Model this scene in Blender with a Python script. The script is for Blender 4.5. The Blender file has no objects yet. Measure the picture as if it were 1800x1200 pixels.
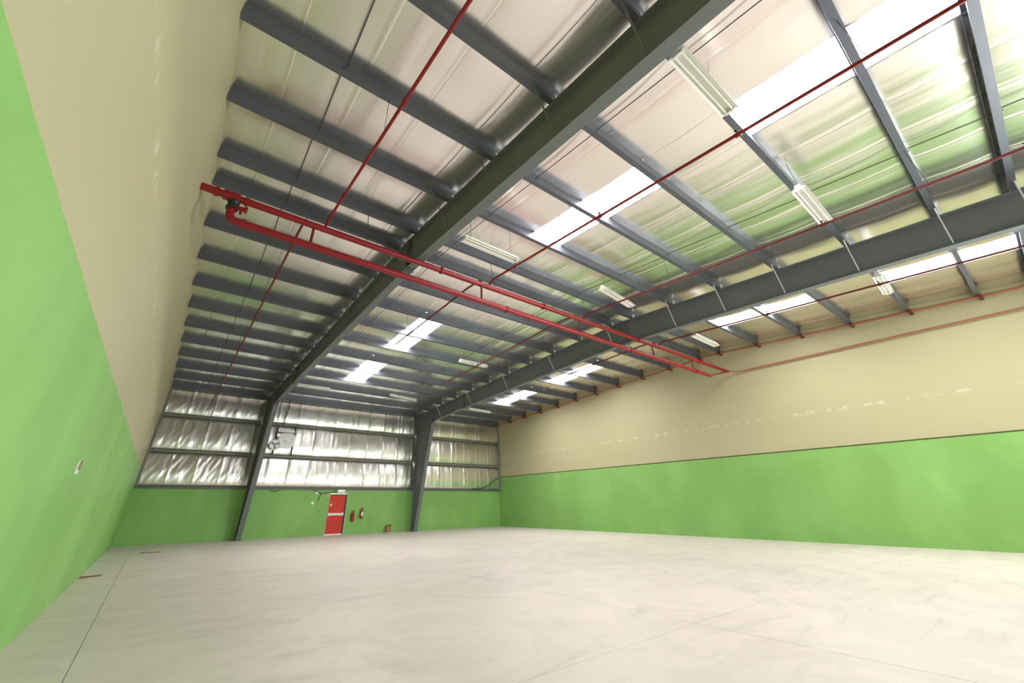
import bpy, math, random
from mathutils import Vector, Matrix, noise
random.seed(7)
S = bpy.context.scene
C = S.collection

# ------------------------------------------------------------------ camera
YAW, PITCH, ROLL = math.radians(36.6107), math.radians(28.9427), math.radians(-0.7737)
FPX, CX, CY, EYE = 683.30, 842.65, 507.64, 1.6
F = Vector((math.sin(YAW)*math.cos(PITCH), math.cos(YAW)*math.cos(PITCH), math.sin(PITCH)))
R0 = Vector((math.cos(YAW), -math.sin(YAW), 0)); U0 = R0.cross(F)
R1 = R0*math.cos(ROLL) + U0*math.sin(ROLL); U1 = -R0*math.sin(ROLL) + U0*math.cos(ROLL)
cd = bpy.data.cameras.new('camera'); cam = bpy.data.objects.new('camera', cd); C.objects.link(cam)
m = Matrix((R1, U1, -F)).transposed().to_4x4(); m.translation = Vector((0, 0, EYE)); cam.matrix_world = m
cd.sensor_width = 36.0; cd.lens = FPX/1800*36; cd.clip_start = 0.05; cd.clip_end = 300
cd.shift_x = (900-CX)/1800; cd.shift_y = (CY-600)/1800
S.camera = cam

# ------------------------------------------------------------------ light and exposure
S.view_settings.view_transform = 'Standard'; S.view_settings.look = 'None'
S.view_settings.gamma = 1.0; S.view_settings.use_curve_mapping = False
S.view_settings.exposure = 0.42
SKYLIGHT = 21.0          # radiance of the daylit translucent roof sheets
DOORLIGHT = 4.0          # daylight through the loading doors behind the camera
w = bpy.data.worlds.new('sky'); S.world = w; w.use_nodes = True
wn = w.node_tree.nodes; wn['Background'].inputs[0].default_value = (0.85, 0.92, 1.0, 1); wn['Background'].inputs[1].default_value = 2.0

SIDEDOOR = 33.0          # open loading door at the front end of the right wall, outside the frame
def area_light(name, loc, sx, sz, power, col, rz=0.0):
    l = bpy.data.lights.new(name, 'AREA'); l.shape = 'RECTANGLE'; l.size = sx; l.size_y = sz; l.energy = power; l.color = col
    o = bpy.data.objects.new(name, l); C.objects.link(o); o.location = loc
    o.rotation_euler = (math.radians(90), 0, rz)
    return o

# ------------------------------------------------------------------ dimensions
XL, XR, YB, YF = -1.0732, 23.183, 28.7916, -10.35     # left, right, back (far), front (behind camera)
YR, ZE, SL, PS, PG = 9.2223, 8.0376, 0.0549, 1.8847, 0.5577
def roof(y): return ZE + SL*(YB-YR) - SL*abs(y-YR)
ZG_L, ZG_R, ZW, G1, G2 = 3.4182, 3.5683, 2.5535, 4.3609, 6.2348
FAR_P = [YR+PG+k*PS for k in range(11)]      # purlin positions, far slope
NEAR_P = [YR-PG-k*PS for k in range(6)] + [-2.08, -3.35, -4.62, -5.89, -7.16, -8.43, -9.70]     # near slope, closer towards the front
DOORS = [(8.6, 14.2, 5.0)]   # openings in the front wall: x0, x1, head height
for i, (a, b, h) in enumerate(DOORS):
    area_light('door_daylight', ((a+b)/2, YF-0.15, h/2), b-a-.1, h-.1, (b-a)*h*math.pi*DOORLIGHT, (1.0, 0.985, 0.985))
SD = (-10.1, -6.2, 4.8)
area_light('side_door_daylight', (XR-.15, (SD[0]+SD[1])/2, SD[2]/2), SD[1]-SD[0]-.1, SD[2]-.1, (SD[1]-SD[0])*SD[2]*math.pi*SIDEDOOR, (.95, .98, 1.0), math.radians(90))

# ------------------------------------------------------------------ materials
def mat(name, col, rough=.6, metal=0., spec=.5):
    m = bpy.data.materials.new(name); m.use_nodes = True
    b = m.node_tree.nodes['Principled BSDF']
    b.inputs['Base Color'].default_value = (*col, 1); b.inputs['Roughness'].default_value = rough
    b.inputs['Metallic'].default_value = metal; b.inputs['Specular IOR Level'].default_value = spec
    return m
class N:
    def __init__(s, m): s.t = m.node_tree; s.b = s.t.nodes['Principled BSDF']
    def n(s, kind, **kw):
        x = s.t.nodes.new(kind)
        for k, v in kw.items():
            if isinstance(v, (int, float, str, bool)) and hasattr(x, k): setattr(x, k, v)
            else: x.inputs[k].default_value = v
        return x
    def l(s, a, b): s.t.links.new(a, b)
    def coord(s, scale=(1, 1, 1)):
        tc = s.n('ShaderNodeTexCoord'); mp = s.n('ShaderNodeMapping'); mp.inputs['Scale'].default_value = scale
        s.l(tc.outputs['Object'], mp.inputs['Vector']); return mp.outputs[0]
    def noise(s, scale, sc=(1, 1, 1), detail=4, rough=.55, dist=0):
        x = s.n('ShaderNodeTexNoise'); x.inputs['Scale'].default_value = scale; x.inputs['Detail'].default_value = detail
        x.inputs['Roughness'].default_value = rough; x.inputs['Distortion'].default_value = dist
        s.l(s.coord(sc), x.inputs['Vector']); return x.outputs['Fac']
    def ramp(s, fac, a, b, ca=(0, 0, 0), cb=(1, 1, 1)):
        r = s.n('ShaderNodeValToRGB'); e = r.color_ramp.elements
        e[0].position = a; e[1].position = b; e[0].color = (*ca, 1); e[1].color = (*cb, 1)
        s.l(fac, r.inputs[0]); return r.outputs[0]
    def mix(s, f, a, b, mode='MIX'):
        x = s.n('ShaderNodeMix'); x.data_type = 'RGBA'; x.blend_type = mode
        for i, v in ((0, f), (6, a), (7, b)):
            if isinstance(v, float): x.inputs[i].default_value = v
            elif isinstance(v, tuple): x.inputs[i].default_value = (*v, 1)
            else: s.l(v, x.inputs[i])
        return x.outputs[2]
    def math(s, op, a, b=0.0):
        x = s.n('ShaderNodeMath'); x.operation = op
        for i, v in ((0, a), (1, b)):
            if isinstance(v, (int, float)): x.inputs[i].default_value = v
            else: s.l(v, x.inputs[i])
        return x.outputs[0]
    def bump(s, h, strength, dist=.02):
        x = s.n('ShaderNodeBump'); x.inputs['Strength'].default_value = strength; x.inputs['Distance'].default_value = dist
        s.l(h, x.inputs['Height']); s.l(x.outputs[0], s.b.inputs['Normal'])
    def z(s):
        tc = s.n('ShaderNodeTexCoord'); sp = s.n('ShaderNodeSeparateXYZ'); s.l(tc.outputs['Object'], sp.inputs[0]); return sp.outputs

GREEN, CREAM = (0.25, 0.50, 0.14), (0.52, 0.485, 0.31)
def wall_mat(name, split, green=GREEN, cream=CREAM, along='y'):
    m = mat(name, green, .55, 0, .35); g = N(m); X, Y, Z = g.z()[:3]
    wob = g.math('MULTIPLY', g.math('SUBTRACT', g.noise(1.3), .5), .06)
    zz = g.math('ADD', Z, wob)
    low = g.mix(g.noise(.5, detail=6), green, tuple(c*.86 for c in green))
    low = g.mix(g.ramp(g.noise(.7, (1, .8, .5), 5), .42, .75), low, tuple(min(1, c*1.08+.02) for c in green))
    up = g.mix(g.noise(.45, (1, .5, 1), 6), cream, tuple(c*.84 for c in cream))
    up = g.mix(g.math('MULTIPLY', g.noise(2.2, (1, .3, .3), 5), .35), up, (.51, .48, .29))
    # rough unpainted filler marks along the casting joint at 5.1 m
    d = g.math('ABSOLUTE', g.math('SUBTRACT', Z, 5.1))
    band = g.ramp(g.math('ADD', d, g.math('MULTIPLY', g.noise(4, detail=6), .20)), .12, .20, (1, 1, 1), (0, 0, 0))
    spots = g.ramp(g.noise(1.9, (1, 1, .4), 5, .7), .50, .66)
    up = g.mix(g.math('MULTIPLY', g.math('MULTIPLY', band, spots), .7), up, (.78, .75, .62))
    f = g.math('GREATER_THAN', zz, split+.0)
    g.l(g.mix(f, low, up), g.b.inputs['Base Color'])
    g.bump(g.noise(1.6, detail=8), .25, .03)
    return m
M = {}
M['wall_left'] = wall_mat('painted_wall_left', ZG_L)
M['wall_right'] = wall_mat('painted_wall_right', ZG_R)
M['wall_back'] = wall_mat('painted_wall_back', 50.0)
M['band_edge'] = mat('dark_band_edge', (.07, .06, .02), .8)

m = mat('trowelled_concrete', (.56, .53, .47), .42, 0, .45); g = N(m)
c = g.mix(g.noise(.35, (1, 1, 1), 7, .6, .8), (.77, .71, .675), (.67, .615, .575))
c = g.mix(g.math('MULTIPLY', g.ramp(g.noise(.5, (.5, 1.6, 1), 6, .6, 2.5), .54, .68), .3), c, (.40, .38, .35))
c = g.mix(g.math('MULTIPLY', g.ramp(g.noise(.22, (1, 1, 1), 2, .5, 6.0), .49, .505), g.math('MULTIPLY', g.noise(.6), .18)), c, (.33, .31, .28))
g.l(c, g.b.inputs['Base Color'])
g.l(g.math('ADD', g.math('MULTIPLY', g.noise(.8, detail=6), .25), .34), g.b.inputs['Roughness'])
g.bump(g.noise(3, detail=8), .08, .01)
M['floor'] = m
M['joint'] = mat('joint_sealant', (.30, .27, .22), .9)

m = mat('reflective_roof_foil', (.88, .85, .82), .2, 1.0); g = N(m)
h = g.math('ADD', g.math('MULTIPLY', g.noise(1.3, (2.4, .28, 1), 2, .4, .1), 1.0), g.math('MULTIPLY', g.noise(5, (2.0, .15, 1), 1, .4), .10))
g.bump(h, .22, .05); g.b.inputs['Roughness'].default_value=.26
M['foil'] = m
m = mat('reflective_wall_foil', (.86, .85, .83), .30, 1.0); g = N(m)
h = g.math('ADD', g.math('MULTIPLY', g.noise(1.8, (2.2, 1, .45), 4, .55, .6), 1.0), g.math('MULTIPLY', g.noise(6, (1.6, 1, .6), 3, .6, 1.5), .12))
g.bump(h, .30, .05); M['wall_foil'] = m
m = mat('blue_grey_steel', (.175, .195, .22), .42, .35); g = N(m)
g.l(g.mix(g.noise(1.5, (.3, 1, 1), 5), (.085, .095, .125), (.14, .15, .185)), g.b.inputs['Base Color']); M['purlin'] = m
M['steel'] = mat('grey_painted_steel', (.155, .172, .178), .5, 0, .4)
M['girt'] = mat('grey_green_steel', (.21, .215, .195), .5)
M['rod'] = mat('dark_steel_rod', (.07, .07, .075), .5, .3)
M['galv'] = mat('pale_zinc_steel', (.55, .57, .58), .35, .4)
M['sheet'] = mat('roof_sheet_metal', (.3, .3, .3), .6)
M['red'] = mat('red_pipe_paint', (.25, .004, .009), .4)
M['red_dark'] = mat('dull_red_pipe_paint', (.14, .014, .014), .5)
M['brown_red'] = mat('brown_red_pipe_paint', (.33, .12, .07), .55)
M['black'] = mat('black_iron_and_shade', (.02, .02, .02), .5)
M['white'] = mat('white_enamel', (.80, .79, .74), .35)
M['tube'] = mat('unlit_lamp_glass', (.86, .85, .80), .25)
M['door_red'] = mat('red_door_paint', (.60, .02, .004), .5)
M['frame'] = mat('pale_grey_green_frame', (.42, .47, .36), .5)
M['plate'] = mat('white_plastic', (.82, .84, .84), .4)
M['fanwhite'] = mat('white_fan_enamel', (.93, .95, .98), .35)
M['fanblue'] = mat('blue_grey_fan_blade', (.22, .28, .42), .4)
M['cable'] = mat('dark_green_cable', (.03, .09, .02), .6)
M['cyl'] = mat('red_extinguisher_shell', (.42, .01, .012), .3)
M['wood'] = mat('brown_wood', (.20, .10, .05), .8)
M['carton'] = mat('brown_cardboard', (.34, .21, .13), .85)
M['sill'] = mat('white_metal_sill', (.85, .80, .76), .5)
m = bpy.data.materials.new('daylit_translucent_sheet'); m.use_nodes = True
t = m.node_tree; t.nodes.clear(); e = t.nodes.new('ShaderNodeEmission'); o = t.nodes.new('ShaderNodeOutputMaterial')
e.inputs[0].default_value = (1.0, .955, .93, 1); e.inputs[1].default_value = SKYLIGHT; t.links.new(e.outputs[0], o.inputs[0]); M['skylight'] = m

# ------------------------------------------------------------------ mesh helpers
class MB:
    def __init__(s): s.v = []; s.f = []; s.sm = []
    def add(s, vs, fs, smooth=False):
        k = len(s.v); s.v += [tuple(v) for v in vs]; s.f += [tuple(i+k for i in f) for f in fs]; s.sm += [smooth]*len(fs); return s
    def box(s, x0, x1, y0, y1, z0, z1):
        return s.add([(x0,y0,z0),(x1,y0,z0),(x1,y1,z0),(x0,y1,z0),(x0,y0,z1),(x1,y0,z1),(x1,y1,z1),(x0,y1,z1)],
                     [(0,3,2,1),(4,5,6,7),(0,1,5,4),(1,2,6,5),(2,3,7,6),(3,0,4,7)])
    def tube(s, pts, r, n=10, cap=True):
        pts = [Vector(p) for p in pts]; rs = r if isinstance(r, (list, tuple)) else [r]*len(pts)
        vs = []; fs = []; prev = None
        for i, p in enumerate(pts):
            d = (pts[min(i+1, len(pts)-1)] - pts[max(i-1, 0)])
            d = d.normalized() if d.length > 1e-6 else (prev or Vector((0, 0, 1)))
            prev = d
            a = d.cross(Vector((0, 0, 1)) if abs(d.z) < .9 else Vector((1, 0, 0))).normalized(); b = d.cross(a)
            for k in range(n):
                t = 2*math.pi*k/n; vs.append(p + a*math.cos(t)*rs[i] + b*math.sin(t)*rs[i])
        for i in range(len(pts)-1):
            for k in range(n): fs.append((i*n+k, i*n+(k+1) % n, (i+1)*n+(k+1) % n, (i+1)*n+k))
        s.add(vs, fs, True)
        if cap:
            s.add(vs[:n], [tuple(range(n))[::-1]]); s.add(vs[-n:], [tuple(range(n))])
        return s
    def prism(s, poly, axis, a, b):
        # poly: 2-D outline in the other two axes, extruded along axis from a to b
        def P(u, v, t): return {'x': (t, u, v), 'y': (u, t, v), 'z': (u, v, t)}[axis]
        n = len(poly); vs = [P(u, v, a) for u, v in poly] + [P(u, v, b) for u, v in poly]
        return s.add(vs, [tuple(range(n))[::-1], tuple(range(n, 2*n))] + [(i, (i+1) % n, n+(i+1) % n, n+i) for i in range(n)])
    def build(s, name, material, parent=None, loc=None):
        base = Vector(loc) if loc else (parent.matrix_world.translation.copy() if parent else Vector((0, 0, 0)))
        me = bpy.data.meshes.new(name); me.from_pydata([tuple(Vector(v)-base) for v in s.v], [], s.f); me.materials.append(material)
        for p, k in zip(me.polygons, s.sm): p.use_smooth = k
        me.update()
        ob = bpy.data.objects.new(name, me); C.objects.link(ob)
        if parent: ob.parent = parent; ob.matrix_parent_inverse = Matrix.Identity(4); ob.location = base - parent.matrix_world.translation
        else: ob.location = base
        ob.matrix_world = Matrix.Translation(base)
        return ob
def empty(name, loc):
    o = bpy.data.objects.new(name, None); C.objects.link(o); o.location = loc; o.empty_display_size = .2
    o.matrix_world = Matrix.Translation(Vector(loc)); return o
def tag(o, label=None, cat=None, group=None, kind=None):
    for k, v in (('label', label), ('category', cat), ('group', group), ('kind', kind)):
        if v: o[k] = v
    return o
def rot_to(o, rz): o.rotation_euler = (0, 0, rz)

# ------------------------------------------------------------------ floor slabs with recessed joints
base = MB().box(XL-.3, XR+.3, YF-.3, YB+.3, -.3, -.02).build('floor', M['joint']); tag(base, kind='structure')
xs = [XL-.05, -.26, 7.05, 14.35, 21.65, XR+.05]; ys = [YF-.05, -3.15, 4.15, 11.45, 18.75, 26.05, YB+.05]; J = .0035
for i in range(len(xs)-1):
    for j in range(len(ys)-1):
        dz = random.uniform(-.001, 0)
        MB().box(xs[i]+J, xs[i+1]-J, ys[j]+J, ys[j+1]-J, -.02, dz).build('concrete_slab', M['floor'], base)

# ------------------------------------------------------------------ walls
def side_poly():
    return [(YF-.2, -.02), (YB+.2, -.02), (YB+.2, roof(YB)+.1), (YR, roof(YR)+.1), (YF-.2, roof(YF)+.1)]
wl = tag(MB().prism(side_poly(), 'x', XL-.2, XL).build('wall_left', M['wall_left']), kind='structure')
wr = tag(MB().prism([(SD[1], -.02), (YB+.2, -.02), (YB+.2, roof(YB)+.1), (YR, roof(YR)+.1), (YF-.2, roof(YF)+.1), (YF-.2, -.02), (SD[0], -.02), (SD[0], SD[2]), (SD[1], SD[2])], 'x', XR, XR+.2).build('wall_right', M['wall_right']), kind='structure')
tag(MB().box(XR-.012, XR, SD[1], YB, ZG_R-.004, ZG_R+.034).build('trim_1', M['band_edge']), kind='structure')  # thin dark strip along the top of the green band
# back wall: green masonry below, foil above (children), door opening 9.1 - 10.2
D0, D1, DH = 9.10, 10.22, 2.25
b = MB(); b.box(XL, D0-.06, YB, YB+.2, 0, ZW); b.box(D1+.06, XR, YB, YB+.2, 0, ZW); b.box(D0-.06, D1+.06, YB, YB+.2, DH+.06, ZW)
b.box(XL, XR, YB+.16, YB+.22, ZW, ZE+.1)
wb = tag(b.build('wall_back', M['wall_back']), kind='structure')
b = MB().box(XL, XR, YB-.03, YB+.1, ZW, ZW+.035); b.box(XL, XR, YB-.03, YB-.02, ZW-.05, ZW)
b.build('sill_flashing', M['girt'], wb)
# front wall with two loading door openings (behind the camera)
b = MB(); x = XL
for a, c_, h in DOORS:
    b.box(x, a, YF-.2, YF, 0, roof(YF)+.1); b.box(a, c_, YF-.2, YF, h, roof(YF)+.1); x = c_
b.box(x, XR, YF-.2, YF, 0, roof(YF)+.1)
tag(b.build('wall_front', M['wall_left']), kind='structure')

# ------------------------------------------------------------------ ceiling: sheet, foil strips, purlins, skylights, tie rods
b = MB(); ys2 = [YF-.2, YR, YB+.2]
vs = []
for y in ys2:
    for x in (XL-.2, XR+.2): vs += [(x, y, roof(y)+.12), (x, y, roof(y)+.16)]
b.add(vs, [(0,4,6,2),(4,8,10,6),(1,3,7,5),(5,7,11,9),(0,1,5,4),(4,5,9,8),(2,6,7,3),(6,10,11,7),(0,2,3,1),(8,9,11,10)])
ceil = tag(b.build('ceiling', M['sheet']), kind='structure')
SEAMS = [XL, -.19, 1.03, 2.30, 3.50, 4.70, 5.92, 7.15, 8.38, 9.62, 10.85, 12.08, 13.30, 14.45, 15.5, 16.5, 17.45, 18.55, 19.87, 21.0, 22.1, XR]
SKY_X = {7, 17}
SKY_Y = [(NEAR_P[3], NEAR_P[1]), (NEAR_P[6], NEAR_P[4]), (FAR_P[2], FAR_P[4]), (FAR_P[5], FAR_P[7])]
bounds = sorted(NEAR_P + FAR_P + [YF, YB])
def foil_z(x, y, x0, x1, y0, y1, seed):
    u = (x-x0)/(x1-x0); v = (y-y0)/(y1-y0)
    sag = .050*(math.sin(math.pi*v)**.8 if 0 < v < 1 else 0)*(1+.5*noise.noise((x0*3, y0*1.3, seed)))
    crown = .012*(math.sin(math.pi*u)**.6 if 0 < u < 1 else 0)
    wr_ = .012*noise.noise((x*2.6, y*.35, seed)) + .006*noise.noise((x*7, y*.8, seed+3))
    wr_ *= min(1, 6*min(v, 1-v)+.15)
    lip = .02*math.exp(-((u-.985)/.02)**2)
    return roof(y) + .001 - sag - crown + wr_ - lip*.8
for si in range(len(SEAMS)-1):
    x0, x1 = SEAMS[si], SEAMS[si+1]
    # runs of bays not interrupted by skylights
    runs = []; cur = []
    for k in range(len(bounds)-1):
        y0, y1 = bounds[k], bounds[k+1]
        isky = si in SKY_X and any(a-.01 <= y0 and y1 <= c_+.01 for a, c_ in SKY_Y)
        if isky:
            if cur: runs.append(cur); cur = []
        else: cur.append((y0, y1))
    if cur: runs.append(cur)
    for run in runs:
        b = MB(); U = [0, .05, .15, .27, .4, .52, .64, .76, .87, .95, .985, 1.0]
        for (y0, y1) in run:
            nv = 10; vs = []; fs = []
            for j in range(nv+1):
                y = y0+(y1-y0)*j/nv
                for u in U:
                    x = x0+(x1-x0)*u; vs.append((x, y, foil_z(x, y, x0, x1, y0, y1, si)))
            n = len(U)
            for j in range(nv):
                for i in range(n-1): fs.append((j*n+i, (j+1)*n+i, (j+1)*n+i+1, j*n+i+1))
            b.add(vs, fs, True)
        b.build('foil_strip', M['foil'], ceil)
for si in sorted(SKY_X):
    x0, x1 = SEAMS[si], SEAMS[si+1]
    for (ya, yb) in SKY_Y:
        for k in range(2):
            b = MB()
            y0, y1 = ya+(yb-ya)*k/2, ya+(yb-ya)*(k+1)/2
            prof = [x0+.02, x0+.38, x0+.41, x0+.45, x0+.48, x1-.48, x1-.45, x1-.41, x1-.38, x1-.02]
            zz = [0, 0, .03, .03, 0, 0, .03, .03, 0, 0]
            vs = [(x, y, roof(y)+.002+z_) for y in (y0+.004, y1-.004) for x, z_ in zip(prof, zz)]
            n = len(prof); b.add(vs, [(i, n+i, n+i+1, i+1) for i in range(n-1)])
            sk = b.build('skylight', M['skylight'], ceil)
        for x in (x0, x1):
            f = MB()
            f.add([(x-.02, ya, roof(ya)-.03), (x+.02, ya, roof(ya)-.03), (x+.02, yb, roof(yb)-.03), (x-.02, yb, roof(yb)-.03),
                   (x-.02, ya, roof(ya)+.06), (x+.02, ya, roof(ya)+.06), (x+.02, yb, roof(yb)+.06), (x-.02, yb, roof(yb)+.06)],
                  [(0,3,2,1),(4,5,6,7),(0,1,5,4),(1,2,6,5),(2,3,7,6),(3,0,4,7)])
            f.build('skylight_frame', M['sheet'], ceil)
def zee(y, z, d=.29, f=.125, t=.007, lip=.03):
    # outline of a lipped channel, its open side towards +Y
    return [(y, z), (y, z-d), (y+f, z-d), (y+f, z-d+lip), (y+f-t, z-d+lip), (y+f-t, z-d+t), (y+t, z-d+t), (y+t, z-t), (y+f-t, z-t), (y+f-t, z-lip), (y+f, z-lip), (y+f, z)]
for y in NEAR_P + FAR_P:
    MB().prism(zee(y, roof(y)-.005), 'x', XL+.01, XR-.01).build('purlin', M['purlin'], ceil)
MB().prism(zee(YB-.26, ZE-.0, .3, .1), 'x', XL+.01, XR-.01).build('eave_purlin', M['purlin'], ceil)
for X in (.62, 5.46, 11.36, 17.3):
    allp = sorted(NEAR_P+FAR_P)
    for a, c_ in zip(allp, allp[1:]):
        MB().tube([(X-.03, a-.04, roof(a)-.22), (X-.03, a, roof(a)-.22), (X+.03, c_, roof(c_)-.12), (X+.03, c_+.04, roof(c_)-.12)], .011, 6).build('tie_rod', M['rod'], ceil)

# ------------------------------------------------------------------ portal frames
INNER = [(28.02, 0), (26.18, 7.0), (22.1, 7.27), (14.4, 7.60), (YR, 7.79), (4.2, 7.60), (.35, 7.42), (-3.6, 7.2), (-7.75, 6.95), (-9.55, 0)]
RT = .302  # rafter top below roof plane
def inner_z(y):
    pts = sorted(INNER[1:-1])
    for (a, za), (b_, zb) in zip(pts, pts[1:]):
        if a <= y <= b_: return za+(zb-za)*(y-a)/(b_-a)
def portal(X, label):
    root = tag(empty('portal_frame', (X, YB-.4, 0)), label, 'steel frame')
    outer = [(28.50, 0), (28.50, roof(28.5)-RT), (YR, roof(YR)-RT), (YF+.3, roof(YF+.3)-RT), (YF+.3, 0)]
    # web in quads so it stays well formed
    b = MB()
    def plate(poly, t=.012): b.prism(poly, 'x', X-t/2, X+t/2)
    plate([(28.5, 0), (28.5, roof(28.5)-RT), (26.18, roof(26.18)-RT), (26.18, 7.0), (28.02, 0)][::1]); col = b.build('column_web', M['steel'], root)
    b = MB(); ins = INNER[1:-1]
    plate([(a, za) for a, za in ins] + [(a, roof(a)-RT) for a, za in ins[::-1]])
    b.build('rafter_web', M['steel'], root)
    b = MB(); plate([(-7.75, 6.95), (-7.75, roof(-7.75)-RT), (YF+.3, roof(YF+.3)-RT), (YF+.3, 0), (-9.55, 0)]); b.build('column_web', M['steel'], root)
    W = .13
    def flange(poly, t, nm):
        b = MB()
        off = []
        for i, (a, za) in enumerate(poly):
            p, q = poly[max(i-1, 0)], poly[min(i+1, len(poly)-1)]
            d = Vector((q[0]-p[0], q[1]-p[1])).normalized(); off.append((a-d.y*t, za+d.x*t))
        b.prism(list(poly) + off[::-1], 'x', X-W, X+W)
        return b.build(nm, M['steel'], root)
    flange(INNER[:2], .016, 'column_flange'); flange(INNER[1:-1], .016, 'rafter_flange'); flange(INNER[-2:], .016, 'column_flange')
    flange([outer[1], outer[2], outer[3]], .012, 'top_flange'); flange([outer[0], outer[1]], .012, 'column_flange'); 
    # bolted end plates: ridge splice, haunch splices, knees
    for y in (YR, 22.1, -3.6, 26.18, -7.75):
        z0, z1 = inner_z(y)-.03, roof(y)-RT+.02
        for e_ in (-.019, .019): MB().box(X-W, X+W, y+e_-.011, y+e_+.011, z0-.05, z1).build('end_plate', M['steel'], root)
        bb = MB()
        for z in (z0+.10, z0+.22, z1-.28, z1-.14):
            for dx in (-.07, .07): bb.tube([(X+dx, y-.06, z), (X+dx, y+.06, z)], .016, 6)
        for dx in (-.07, .07):
            for dy in (-.14, .14): bb.tube([(X+dx, y+dy, z0-.02), (X+dx, y+dy, z0+.05)], .02, 6)
        tag(bb.build('bolts', M['rod'], root), kind='stuff')
    # base plate
    for y0, y1 in ((27.95, 28.58), (-10.1, -9.48)): MB().box(X-.19, X+.19, y0, y1, 0, .025).build('base_plate', M['steel'], root)
    # purlin cleats and flange braces
    for i, y in enumerate(sorted(NEAR_P+FAR_P)):
        if y < -8 or y > 26: continue
        zt = roof(y)-.295
        MB().box(X-.08, X+.08, y-.012, y-.004, zt, zt+.2).build('purlin_cleat', M['galv'], root)
        if y < 8 or i % 2:
            for s_ in ((-1, 1) if X < 10 else (-1,)):
                b = MB(); p0 = Vector((X+s_*.62, y+.03, zt+.02)); p1 = Vector((X+s_*.10, y+.10, inner_z(y)+.05))
                b.tube([p0, p1], .020, 4); b.build('flange_brace', M['galv'] if X > 10 else M['steel'], root)
    return root
portal(4.23, 'grey steel portal frame nearest the left wall, its dark rafter crossing overhead')
portal(15.03, 'grey steel portal frame nearer the right wall, beyond the middle bay')

# ------------------------------------------------------------------ back wall: foil strips and girts
gx = [XL + i*1.2128 for i in range(21)]
ZS = [ZW+.03, G1-.02, G2-.02, ZE-.02]
for i in range(20):
    x0, x1 = gx[i], gx[i+1]; b = MB(); seed = i*3.7
    nx = 14
    for k in range(3):
        z0, z1 = ZS[k], ZS[k+1]; nz = 22; vs = []; fs = []
        for j in range(nz+1):
            v = j/nz; z = z0+(z1-z0)*v
            for q in range(nx+1):
                u = q/nx; x = x0+(x1-x0)*u
                bulge = .17*max(0, math.sin(math.pi*v**.62))**.7*(1+.25*noise.noise((x*.7, k*5, 1)))
                wr_ = .016*noise.noise((x*2.6+z*.6*noise.noise((x*.3, k, 3)), z*.5, seed*.1)) + (.034 if (k == 0 and i <= 3) else .018 if i <= 3 else .007)*noise.noise((x*8-z*3.5, z*1.4, 5))
                seam = (.018*math.exp(-(min(u, 1-u)/.045)**2) + .022*math.exp(-((u-.33-.3*noise.noise((i*1.7, k, 9)))/.03)**2)*(noise.noise((i*2.3, k*3, 4)) > 0))*(.6+.8*v)
                e_ = min(1, 7*min(v, 1-v))
                vs.append((x, YB+.03 - (bulge+wr_*e_+seam*e_), z))
        n = nx+1
        for j in range(nz):
            for q in range(nx): fs.append((j*n+q, j*n+q+1, (j+1)*n+q+1, (j+1)*n+q))
        b.add(vs, fs, True)
    b.build('foil_strip', M['wall_foil'], wb)
def cee(y, z, d=.20, f=.075, t=.005):
    return [(y, z-f/2), (y+d, z-f/2), (y+d, z-f/2+t), (y+t, z-f/2+t), (y+t, z+f/2-t), (y+d, z+f/2-t), (y+d, z+f/2), (y, z+f/2)]
for z in (G1, G2):
    for xa, xb in ((XL+.01, 4.0), (4.46, 14.8), (15.26, XR-.01)):
        MB().prism(cee(YB-.22, z, f=.11), 'x', xa, xb).build('girt', M['girt'], wb)
MB().prism(cee(YB-.14, ZW+.06, d=.12, f=.03), 'x', XL+.01, XR-.01).build('base_angle', M['girt'], wb)
MB().box(XR-.12, XR-.01, YB-.25, YB-.05, ZW+.05, ZE-.3).build('end_post', M['girt'], wb)
MB().box(XL+.01, XL+.12, YB-.25, YB-.05, ZW+.05, ZE-.3).build('end_post', M['girt'], wb)

# ------------------------------------------------------------------ red door in the back wall
b = MB()
b.box(D0-.05, D0, YB-.004, YB+.12, 0, DH+.04); b.box(D1, D1+.05, YB-.03, YB+.12, 0, DH+.06); b.box(D0, D1, YB-.02, YB+.12, DH, DH+.04)
dr = tag(b.build('door_1', M['frame']), kind='structure')
MB().box(D0+.005, D1-.09, YB+.03, YB+.075, .06, DH-.03).build('door_leaf', M['door_red'], dr)
MB().box(D1-.085, D1-.005, YB+.02, YB+.09, .03, DH-.02).build('jamb_shade', M['black'], dr)  # black strip painted in for the shade of the right-hand door reveal
MB().box(D0+.02, D1-.10, YB-.02, YB+.03, 1.07, 1.20).build('push_bar', M['sill'], dr)
for x in (D0+.03, D1-.21): MB().box(x, x+.10, YB-.05, YB+.03, 1.05, 1.22).build('bar_bracket', M['sill'], dr)
for i in range(3): MB().box(D0-.05+i*.365, D0-.05+i*.365+.35, YB-.10, YB+.08, 0.0, .07).build('threshold_block', M['sill'], dr)
MB().box(D0+.10, D0+.19, YB+.02, YB+.03, 1.60, 1.73).build('door_sign', M['plate'], dr)
MB().box(D0+.02, D1-.1, YB+.02, YB+.12, DH-.05, DH-.005).build('door_closer', M['wood'], dr)
MB().box(D0, D1, YB+.13, YB+.16, 0, DH).build('door_backing', M['black'], dr)

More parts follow.
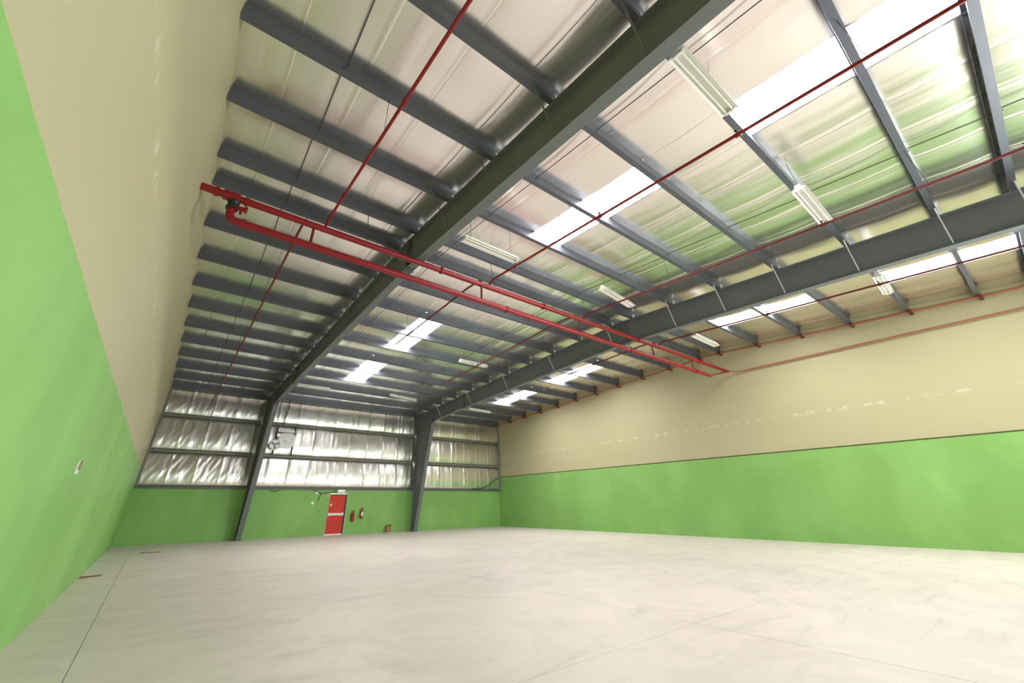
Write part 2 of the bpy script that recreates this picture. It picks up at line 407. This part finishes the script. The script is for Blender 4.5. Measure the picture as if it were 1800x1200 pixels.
ex = tag(empty('emergency_light', (9.72, YB-.03, 2.36)), 'white emergency light box fixed over the red door', 'light')
b = MB(); b.box(9.50, 9.98, YB-.14, YB-.045, 2.36, 2.54); b.build('housing', M['plate'], ex)
b = MB(); b.box(9.53, 9.95, YB-.155, YB-.14, 2.38, 2.52); b.build('diffuser', M['tube'], ex)
def extinguisher(X, z, lab, hose):
    r = tag(empty('fire_extinguisher', (X, YB-.1, z)), lab, 'extinguisher')
    y = YB-.13
    MB().tube([(X, y, z), (X, y, z+.02), (X, y, z+.05), (X, y, z+.42), (X, y, z+.49), (X, y, z+.53)], [.07, .095, .10, .10, .07, .03], 14).build('cylinder', M['cyl'], r)
    b = MB().tube([(X, y, z+.52), (X, y, z+.58)], .03, 8); b.box(X-.02, X+.11, y-.02, y+.02, z+.58, z+.60); b.box(X-.02, X+.10, y-.02, y+.02, z+.62, z+.64); b.build('valve_handle', M['black'], r)
    if hose: MB().tube([(X-.02, y-.02, z+.56), (X-.14, y-.05, z+.60), (X-.19, y-.05, z+.42), (X-.16, y-.04, z+.15), (X-.13, y-.03, z+.10)], .014, 6).build('hose', M['black'], r)
    else: MB().box(X-.06, X+.06, y-.104, y-.098, z+.14, z+.38).build('label_plate', M['plate'], r)
    MB().box(X-.05, X+.05, YB-.035, YB-.001, z+.15, z+.45).build('bracket', M['black'], r)
extinguisher(10.74, .70, 'red fire extinguisher hanging lower, right beside the red door', True)
extinguisher(11.30, .86, 'red fire extinguisher with white label, farther right of the red door', False)
b = MB().box(11.24, 11.40, YB-.03, YB, 1.52, 1.62)
cb = tag(empty('carton', (13.28, YB-.16, 0)), 'small brown cardboard carton on the floor against the far green wall', 'box')
b = MB().box(13.12, 13.44, YB-.28, YB-.02, .0, .38); b.build('box_body', M['carton'], cb)
b = MB(); b.add([(13.12, YB-.28, .38), (13.44, YB-.28, .38), (13.42, YB-.36, .45), (13.14, YB-.36, .45)], [(0, 1, 2, 3), (3, 2, 1, 0)]); b.build('box_flap', M['carton'], cb)
tag(MB().tube([(8.04, YB-.05, 1.77), (8.04, YB-.04, 1.77), (8.04, YB, 1.77)], [.07, .095, .10], 16).build('junction_box', M['plate'], loc=(8.04, YB, 1.77)), 'round white junction box on the green wall left of the red door', 'box')
tag(MB().box(8.13, 8.30, YB-.04, YB, 2.28, 2.40).build('cable_box', M['plate'], loc=(8.21, YB, 2.28)), 'tiny pale box under the hanging cable left of the red door', 'box')
def sagcable(pts, name, lab, r=.022, mt='cable'):
    out = []
    P_ = [Vector(p) for p in pts]
    for i in range(len(P_)-1):
        p0 = P_[max(i-1, 0)]; p1 = P_[i]; p2 = P_[i+1]; p3 = P_[min(i+2, len(P_)-1)]
        for k in range(8):
            t = k/8
            out.append(.5*((2*p1)+(p2-p0)*t+(2*p0-5*p1+4*p2-p3)*t*t+(-p0+3*p1-3*p2+p3)*t**3))
    out.append(P_[-1])
    return tag(MB().tube(out, r, 6).build(name, M[mt], loc=pts[0]), lab, 'cable')
yc = YB-.03
sagcable([(7.95, yc, 2.50), (8.25, yc, 2.40), (8.5, yc, 2.32), (8.95, yc, 2.36), (9.45, yc, 2.44)], 'cable', 'dark cable drooping toward the emergency light over the door')
sagcable([(8.50, yc, 2.32), (8.42, yc, 2.1), (8.36, yc, 1.88)], 'cable', 'short dark cable end hanging down the green wall left of the door')
sagcable([(5.45, yc, 2.50), (5.6, yc, 2.43), (5.8, yc, 2.42), (6.0, yc, 2.51)], 'cable', 'small dark cable loop on the wall just right of the first column')
sagcable([(20.3, YB-.16, 2.62), (21.3, YB-.16, 2.70), (22.0, YB-.2, 2.98), (22.6, YB-.2, 3.32), (23.1, YB-.2, 3.55)], 'cable', 'dark cable curving up across the foil at the far right corner')
sagcable([(5.42, 28.52, 7.75), (5.43, 28.50, 7.2), (5.37, 28.50, 6.7), (5.33, 28.53, 6.2)], 'conduit', 'dark conduit dropping from the roof to the wall fan')

# ------------------------------------------------------------------ wall fans
yf = YB-.24
f = tag(empty('exhaust_fan', (5.68, yf, 4.42)), 'large white round exhaust fan mounted on the foil wall beside the first column', 'fan')
b = MB(); cx, cz = 5.68, 5.27
def superell(cx, cz, rx, rz, p, n=28): return [(cx+rx*abs(math.cos(t))**(2/p)*math.copysign(1, math.cos(t)), cz+rz*abs(math.sin(t))**(2/p)*math.copysign(1, math.sin(t))) for t in [2*math.pi*i/n for i in range(n)]]
b.prism(superell(cx, cz, .50, .44, 3.2), 'y', yf-.16, yf+.02); b.build('housing', M['fanwhite'], f)
b = MB(); ring = [(cx+.10+.24*math.cos(t), yf-.175, cz+.06+.24*math.sin(t)) for t in [2*math.pi*i/24 for i in range(25)]]; b.tube(ring, .010, 5, False); b.build('guard_ring', M['galv'], f)
for a in (.3, 2.4, 4.5): MB().tube([(cx-.12, yf-.17, cz-.04), (cx-.12+.17*math.cos(a), yf-.17, cz-.04+.17*math.sin(a))], .010, 5).build('guard_spoke', M['galv'], f)
MB().box(5.22, 6.10, yf-.06, yf+.0, 5.76, 5.92).build('top_rail', M['galv'], f)
for X, z0, z1 in ((5.08, G1+.06, G2-.06), (6.14, G1+.06, G2-.06)):
    MB().box(X-.035, X+.035, yf+.02, yf+.08, z0, z1).build('mounting_post', M['black'], f)
f2 = tag(empty('circulation_fan', (5.03, yf-.33, 4.64)), 'small round pale blue fan overlapping the lower left of the large wall fan', 'fan')
cx, cz, yy = 5.03, 4.96, yf-.33
b = MB(); ring = [(cx+.29*math.cos(t), yy, cz+.29*math.sin(t)) for t in [2*math.pi*i/24 for i in range(25)]]; b.tube(ring, .028, 6, False); b.build('guard_ring', M['fanwhite'], f2)
MB().tube([(cx, yy+.03, cz), (cx, yy+.06, cz)], .27, 24).build('back_plate', M['fanwhite'], f2)
for a in (.5, 2.6, 4.9):
    b = MB(); u = Vector((math.cos(a), 0, math.sin(a))); v = Vector((-math.sin(a), 0, math.cos(a))); c0 = Vector((cx, yy, cz))
    b.add([c0-v*.03+Vector((0,-.01,0)), c0+v*.03+Vector((0,.015,0)), c0+u*.24+v*.06+Vector((0,.02,0)), c0+u*.24-v*.05+Vector((0,-.02,0))], [(0,1,2,3)]); b.build('blade', M['fanblue'], f2)
MB().tube([(cx, yy-.03, cz), (cx, yy+.08, cz)], .05, 12).build('hub', M['fanblue'], f2)

# ------------------------------------------------------------------ red fire main and sprinkler branches
YM, ZU, ZLo = 8.45, 7.60, 7.01
fm = tag(empty('fire_main', (XL, YM, ZU)), 'pair of thick red sprinkler mains crossing the hall under the roof ridge', 'pipe')
MB().tube([(XL, YM, ZU), (22.62, YM, ZU)], .082, 14).build('upper_pipe', M['red'], fm)
MB().tube([(-.42, YM, ZU-.1), (-.42, YM, ZLo+.16), (-.40, YM, ZLo+.07), (-.34, YM, ZLo+.02), (-.26, YM, ZLo), (20.4, YM, ZLo)], [.085]*6, 14).build('lower_pipe', M['red'], fm)
for X in (-.78, -.62, -.2, 4.9, 9.05, 14.6, 19.6): MB().tube([(X-.035, YM, ZU), (X+.035, YM, ZU)], .108, 14).build('coupling', M['red'], fm)
for X in (-.12, 7.35, 13.9, 19.0): MB().tube([(X-.035, YM, ZLo), (X+.035, YM, ZLo)], .108, 14).build('coupling', M['red'], fm)
b = MB().tube([(-.42, YM, ZU-a) for a in (.32, .27, .25, .17, .15, .10)], [.12, .12, .10, .10, .12, .12], 14); b.build('valve_body', M['black'], fm)
b = MB().tube([(-.36, YM-.02, ZU-.26), (-.16, YM-.06, ZU-.26)], .05, 8); b.tube([(-.16, YM-.14, ZU-.26), (-.16, YM+.04, ZU-.26)], .035, 8); b.tube([(-.24, YM-.05, ZU-.26), (-.24, YM-.05, ZU-.40)], .03, 8); b.build('valve_actuator', M['red'], fm)
MB().tube([(-.64, YM, ZU), (-.34, YM, ZU)], .118, 14).build('tee_fitting', M['red'], fm)
for X in (1.28, 6.36, 10.9, 15.6, 18.9): MB().tube([(X, YM, ZLo), (X, YM, ZU)], .032, 8).build('link_pipe', M['red_dark'], fm)
MB().tube([(20.4, YM, ZLo), (22.62, YM, ZU)], .030, 8).build('link_pipe', M['red_dark'], fm)
for X in (2.6, 6.9, 11.5, 17.4, 21.0): MB().tube([(X, YM, ZU+.07), (X, NEAR_P[0]+.0, roof(NEAR_P[0])-.29)], .010, 6).build('hanger_rod', M['rod'], fm)
tag(MB().tube([(22.62, YM, ZU), (22.95, YM-.25, 7.57), (23.05, YM-.6, 7.56), (23.05, YF+.2, 7.42)], .04, 8).build('wall_pipe', M['brown_red'], loc=(22.62, YM, ZU)), 'brown-red pipe running along the upper right wall toward the camera', 'pipe')
def branch(xn, xf, label_n, label_f, off, mn='red', mf='red', yend=YB-.9):
    for (X, ya, yb, lab, mt) in ((xn, YM, YF+.6, label_n, mn), (xf, YM, yend, label_f, mf)):
        if lab is None: continue
        r = tag(empty('sprinkler_pipe', (X, ya, ZU)), lab, 'pipe', None)
        pts = [(X, ya, ZU+.083), (X, ya+(yb-ya)*.012, roof(ya)-off)]
        if yb > ya: pts += [(X, YR, roof(YR)-off)]
        pts += [(X, yb, roof(yb)-off)]
        MB().tube(pts, .032, 8).build('pipe_run', M[mt], r)

        step = -3.05 if yb < ya else 3.05
        y = ya + step*(.42 if yb < ya else 1.1)
        while (y > yb+.3 if yb < ya else y < yb-.3):
            z = roof(y)-off
            MB().tube([(X, y, z), (X, y, z+.09), (X, y, z+.10), (X, y, z+.105)], [.014, .014, .035, .035], 8).build('sprinkler_head', M['rod'], r)
            MB().tube([(X, y-.05, z), (X, y+.05, z)], .045, 8).build('coupling', M[mt], r)
            y += step
        for yp in (NEAR_P[2::3] if yb < ya else FAR_P[2::3]):
            if abs(yp-YM) < abs(yb-YM): MB().tube([(X, yp+.05, roof(yp)-off), (X, yp+.05, roof(yp)-.29)], .006, 5).build('hanger_rod', M['rod'], r)
OFF = 1.28
branch(1.53, 1.07, 'bright red sprinkler pipe running overhead from the mains toward the camera in the left bay', 'thin red sprinkler pipe running from the mains to the far wall in the left bay', OFF, 'red', 'red_dark')
branch(6.66, 6.37, 'red sprinkler pipe passing under the nearest bright skylights in the middle bay', 'thin dark red sprinkler pipe running away from the mains up to the small middle-bay skylights', OFF, 'red', 'red_dark', 14.5)
branch(11.13, 10.88, 'dull red sprinkler pipe alongside the right-hand portal frame toward the camera', 'dull red sprinkler pipe going far between middle skylights and the right portal frame', OFF, 'red_dark', 'red_dark', 18.0)
branch(16.2, 15.95, 'dull red sprinkler pipe beyond the right portal frame toward the camera', 'short-looking red sprinkler pipe behind the right portal frame heading away from the mains', OFF, 'red_dark', 'red_dark', 14.0)
r = tag(empty('eaves_pipe', (22.92, YR, roof(YR)-.35)), 'dull red pipe fixed under the purlin ends along the right wall', 'pipe')
MB().tube([(22.92, YF+.5, roof(YF+.5)-.35), (22.92, YR, roof(YR)-.35), (22.92, YB-.6, roof(YB-.6)-.35)], .055, 8).build('pipe_run', M['brown_red'], r)
for y in NEAR_P[:9]+FAR_P[:10]: MB().box(22.80, 23.18, y-.05, y+.05, roof(y)-.43, roof(y)-.27).build('bracket', M['red_dark'], r)

# ------------------------------------------------------------------ fluorescent battens hung from the purlins
def batten(xa, xb, y, z, lab, rz=0.0):
    L = xb-xa; cx = (xa+xb)/2
    r = tag(empty('fluorescent_light', (cx, y, z)), lab, 'lamp', 'unlit fluorescent lights hung under the roof')
    prof = [(y-.055, z+.09), (y-.055, z+.03), (y-.14, z-.02), (y-.14, z-.03), (y-.05, z+.012), (y+.05, z+.012), (y+.14, z-.03), (y+.14, z-.02), (y+.055, z+.03), (y+.055, z+.09)]
    b = MB(); b.prism([(y-.05, z+.012), (y-.14, z-.035), (y-.143, z-.028), (y-.055, z+.03), (y-.055, z+.09), (y+.055, z+.09), (y+.055, z+.03), (y+.143, z-.028), (y+.14, z-.035), (y+.05, z+.012)], 'x', xa, xb)
    b.build('reflector_body', M['white'], r)
    for dy in (-.055, .055): MB().tube([(xa+.04, y+dy, z-.025), (xb-.04, y+dy, z-.025)], .019, 8).build('lamp_tube', M['tube'], r)
    for x in (xa+.03, xb-.03): MB().box(x-.025, x+.025, y-.085, y+.085, z-.05, z+.015).build('end_cap', M['white'], r)
    for x in (xa+.22, xb-.22): MB().tube([(x, y, z+.08), (x, y, roof(y)-.06)], .006, 5).build('hanger_wire', M['rod'], r)
    if rz:
        r.rotation_euler = (0, 0, rz)
ZL = 7.7
for xa, xb, y, rz, lab in [
    (4.60, 6.37, .98, 0, 'long white fluorescent light nearest the camera, beside the left rafter at top'),
    (4.62, 6.46, 6.87, 0, 'white twin fluorescent light against the left rafter just above the red mains'),
    (9.66, 11.67, 1.02, .02, 'white fluorescent light in the middle bay, right of the nearest skylights'),
    (9.78, 11.77, 6.62, .12, 'white fluorescent light in the middle bay just above the red mains'),
    (16.29, 18.41, 6.93, .03, 'white fluorescent light beyond the right rafter near the end of the mains'),
    (16.22, 18.11, 1.06, .06, 'white fluorescent light at the end of the bright skylight by the right wall'),
    (10.06, 11.7, 15.2, 0, 'white fluorescent light in the middle bay beyond the red mains'),
    (10.15, 12.2, 23.45, .18, 'farthest white fluorescent light of the middle bay, toward the second column'),
    (4.72, 6.59, 24.0, 0, 'farthest white fluorescent light beside the left rafter knee'),
    (16.66, 18.78, 24.0, .10, 'farthest white fluorescent light of the right bay, near the far right corner')]:
    z = ZL
    if 6 < y < 6.7: z = 7.95; xa *= 1.041; xb *= 1.041; y *= 1.041
    batten(xa, xb, y, z, lab, rz)

# ------------------------------------------------------------------ small things on left wall and floor
sb = tag(empty('wall_socket', (XL, 8.7, 2.05)), 'small brown and white wall socket on the green left wall', 'socket')
MB().box(XL, XL+.015, 8.62, 8.80, 2.06, 2.24).build('socket_plate', M['plate'], sb)
MB().box(XL+.015, XL+.03, 8.64, 8.76, 2.12, 2.24).build('socket_cover', M['carton'], sb)
tag(MB().add([(XL+.02, 16.6, .0), (-.62, 16.80, .0), (-.60, 16.72, .0), (XL+.03, 16.45, .0), (XL+.02, 16.6, .035), (-.62, 16.80, .02), (-.60, 16.72, .02), (XL+.03, 16.45, .035)],
    [(0,3,2,1),(4,5,6,7),(0,1,5,4),(1,2,6,5),(2,3,7,6),(3,0,4,7)]).build('wood_strip', M['wood'], loc=(XL+.2, 16.6, 0)), 'dark brown wood strip on the floor against the left wall', 'wood')
tag(MB().tube([(.08, 23.7, .012), (.4, 23.62, .015), (.8, 23.61, .012)], .012, 6).build('scrap_stick', M['wood'], loc=(.4, 23.6, 0)), 'thin brown stick on the floor near the far left corner', 'wood')
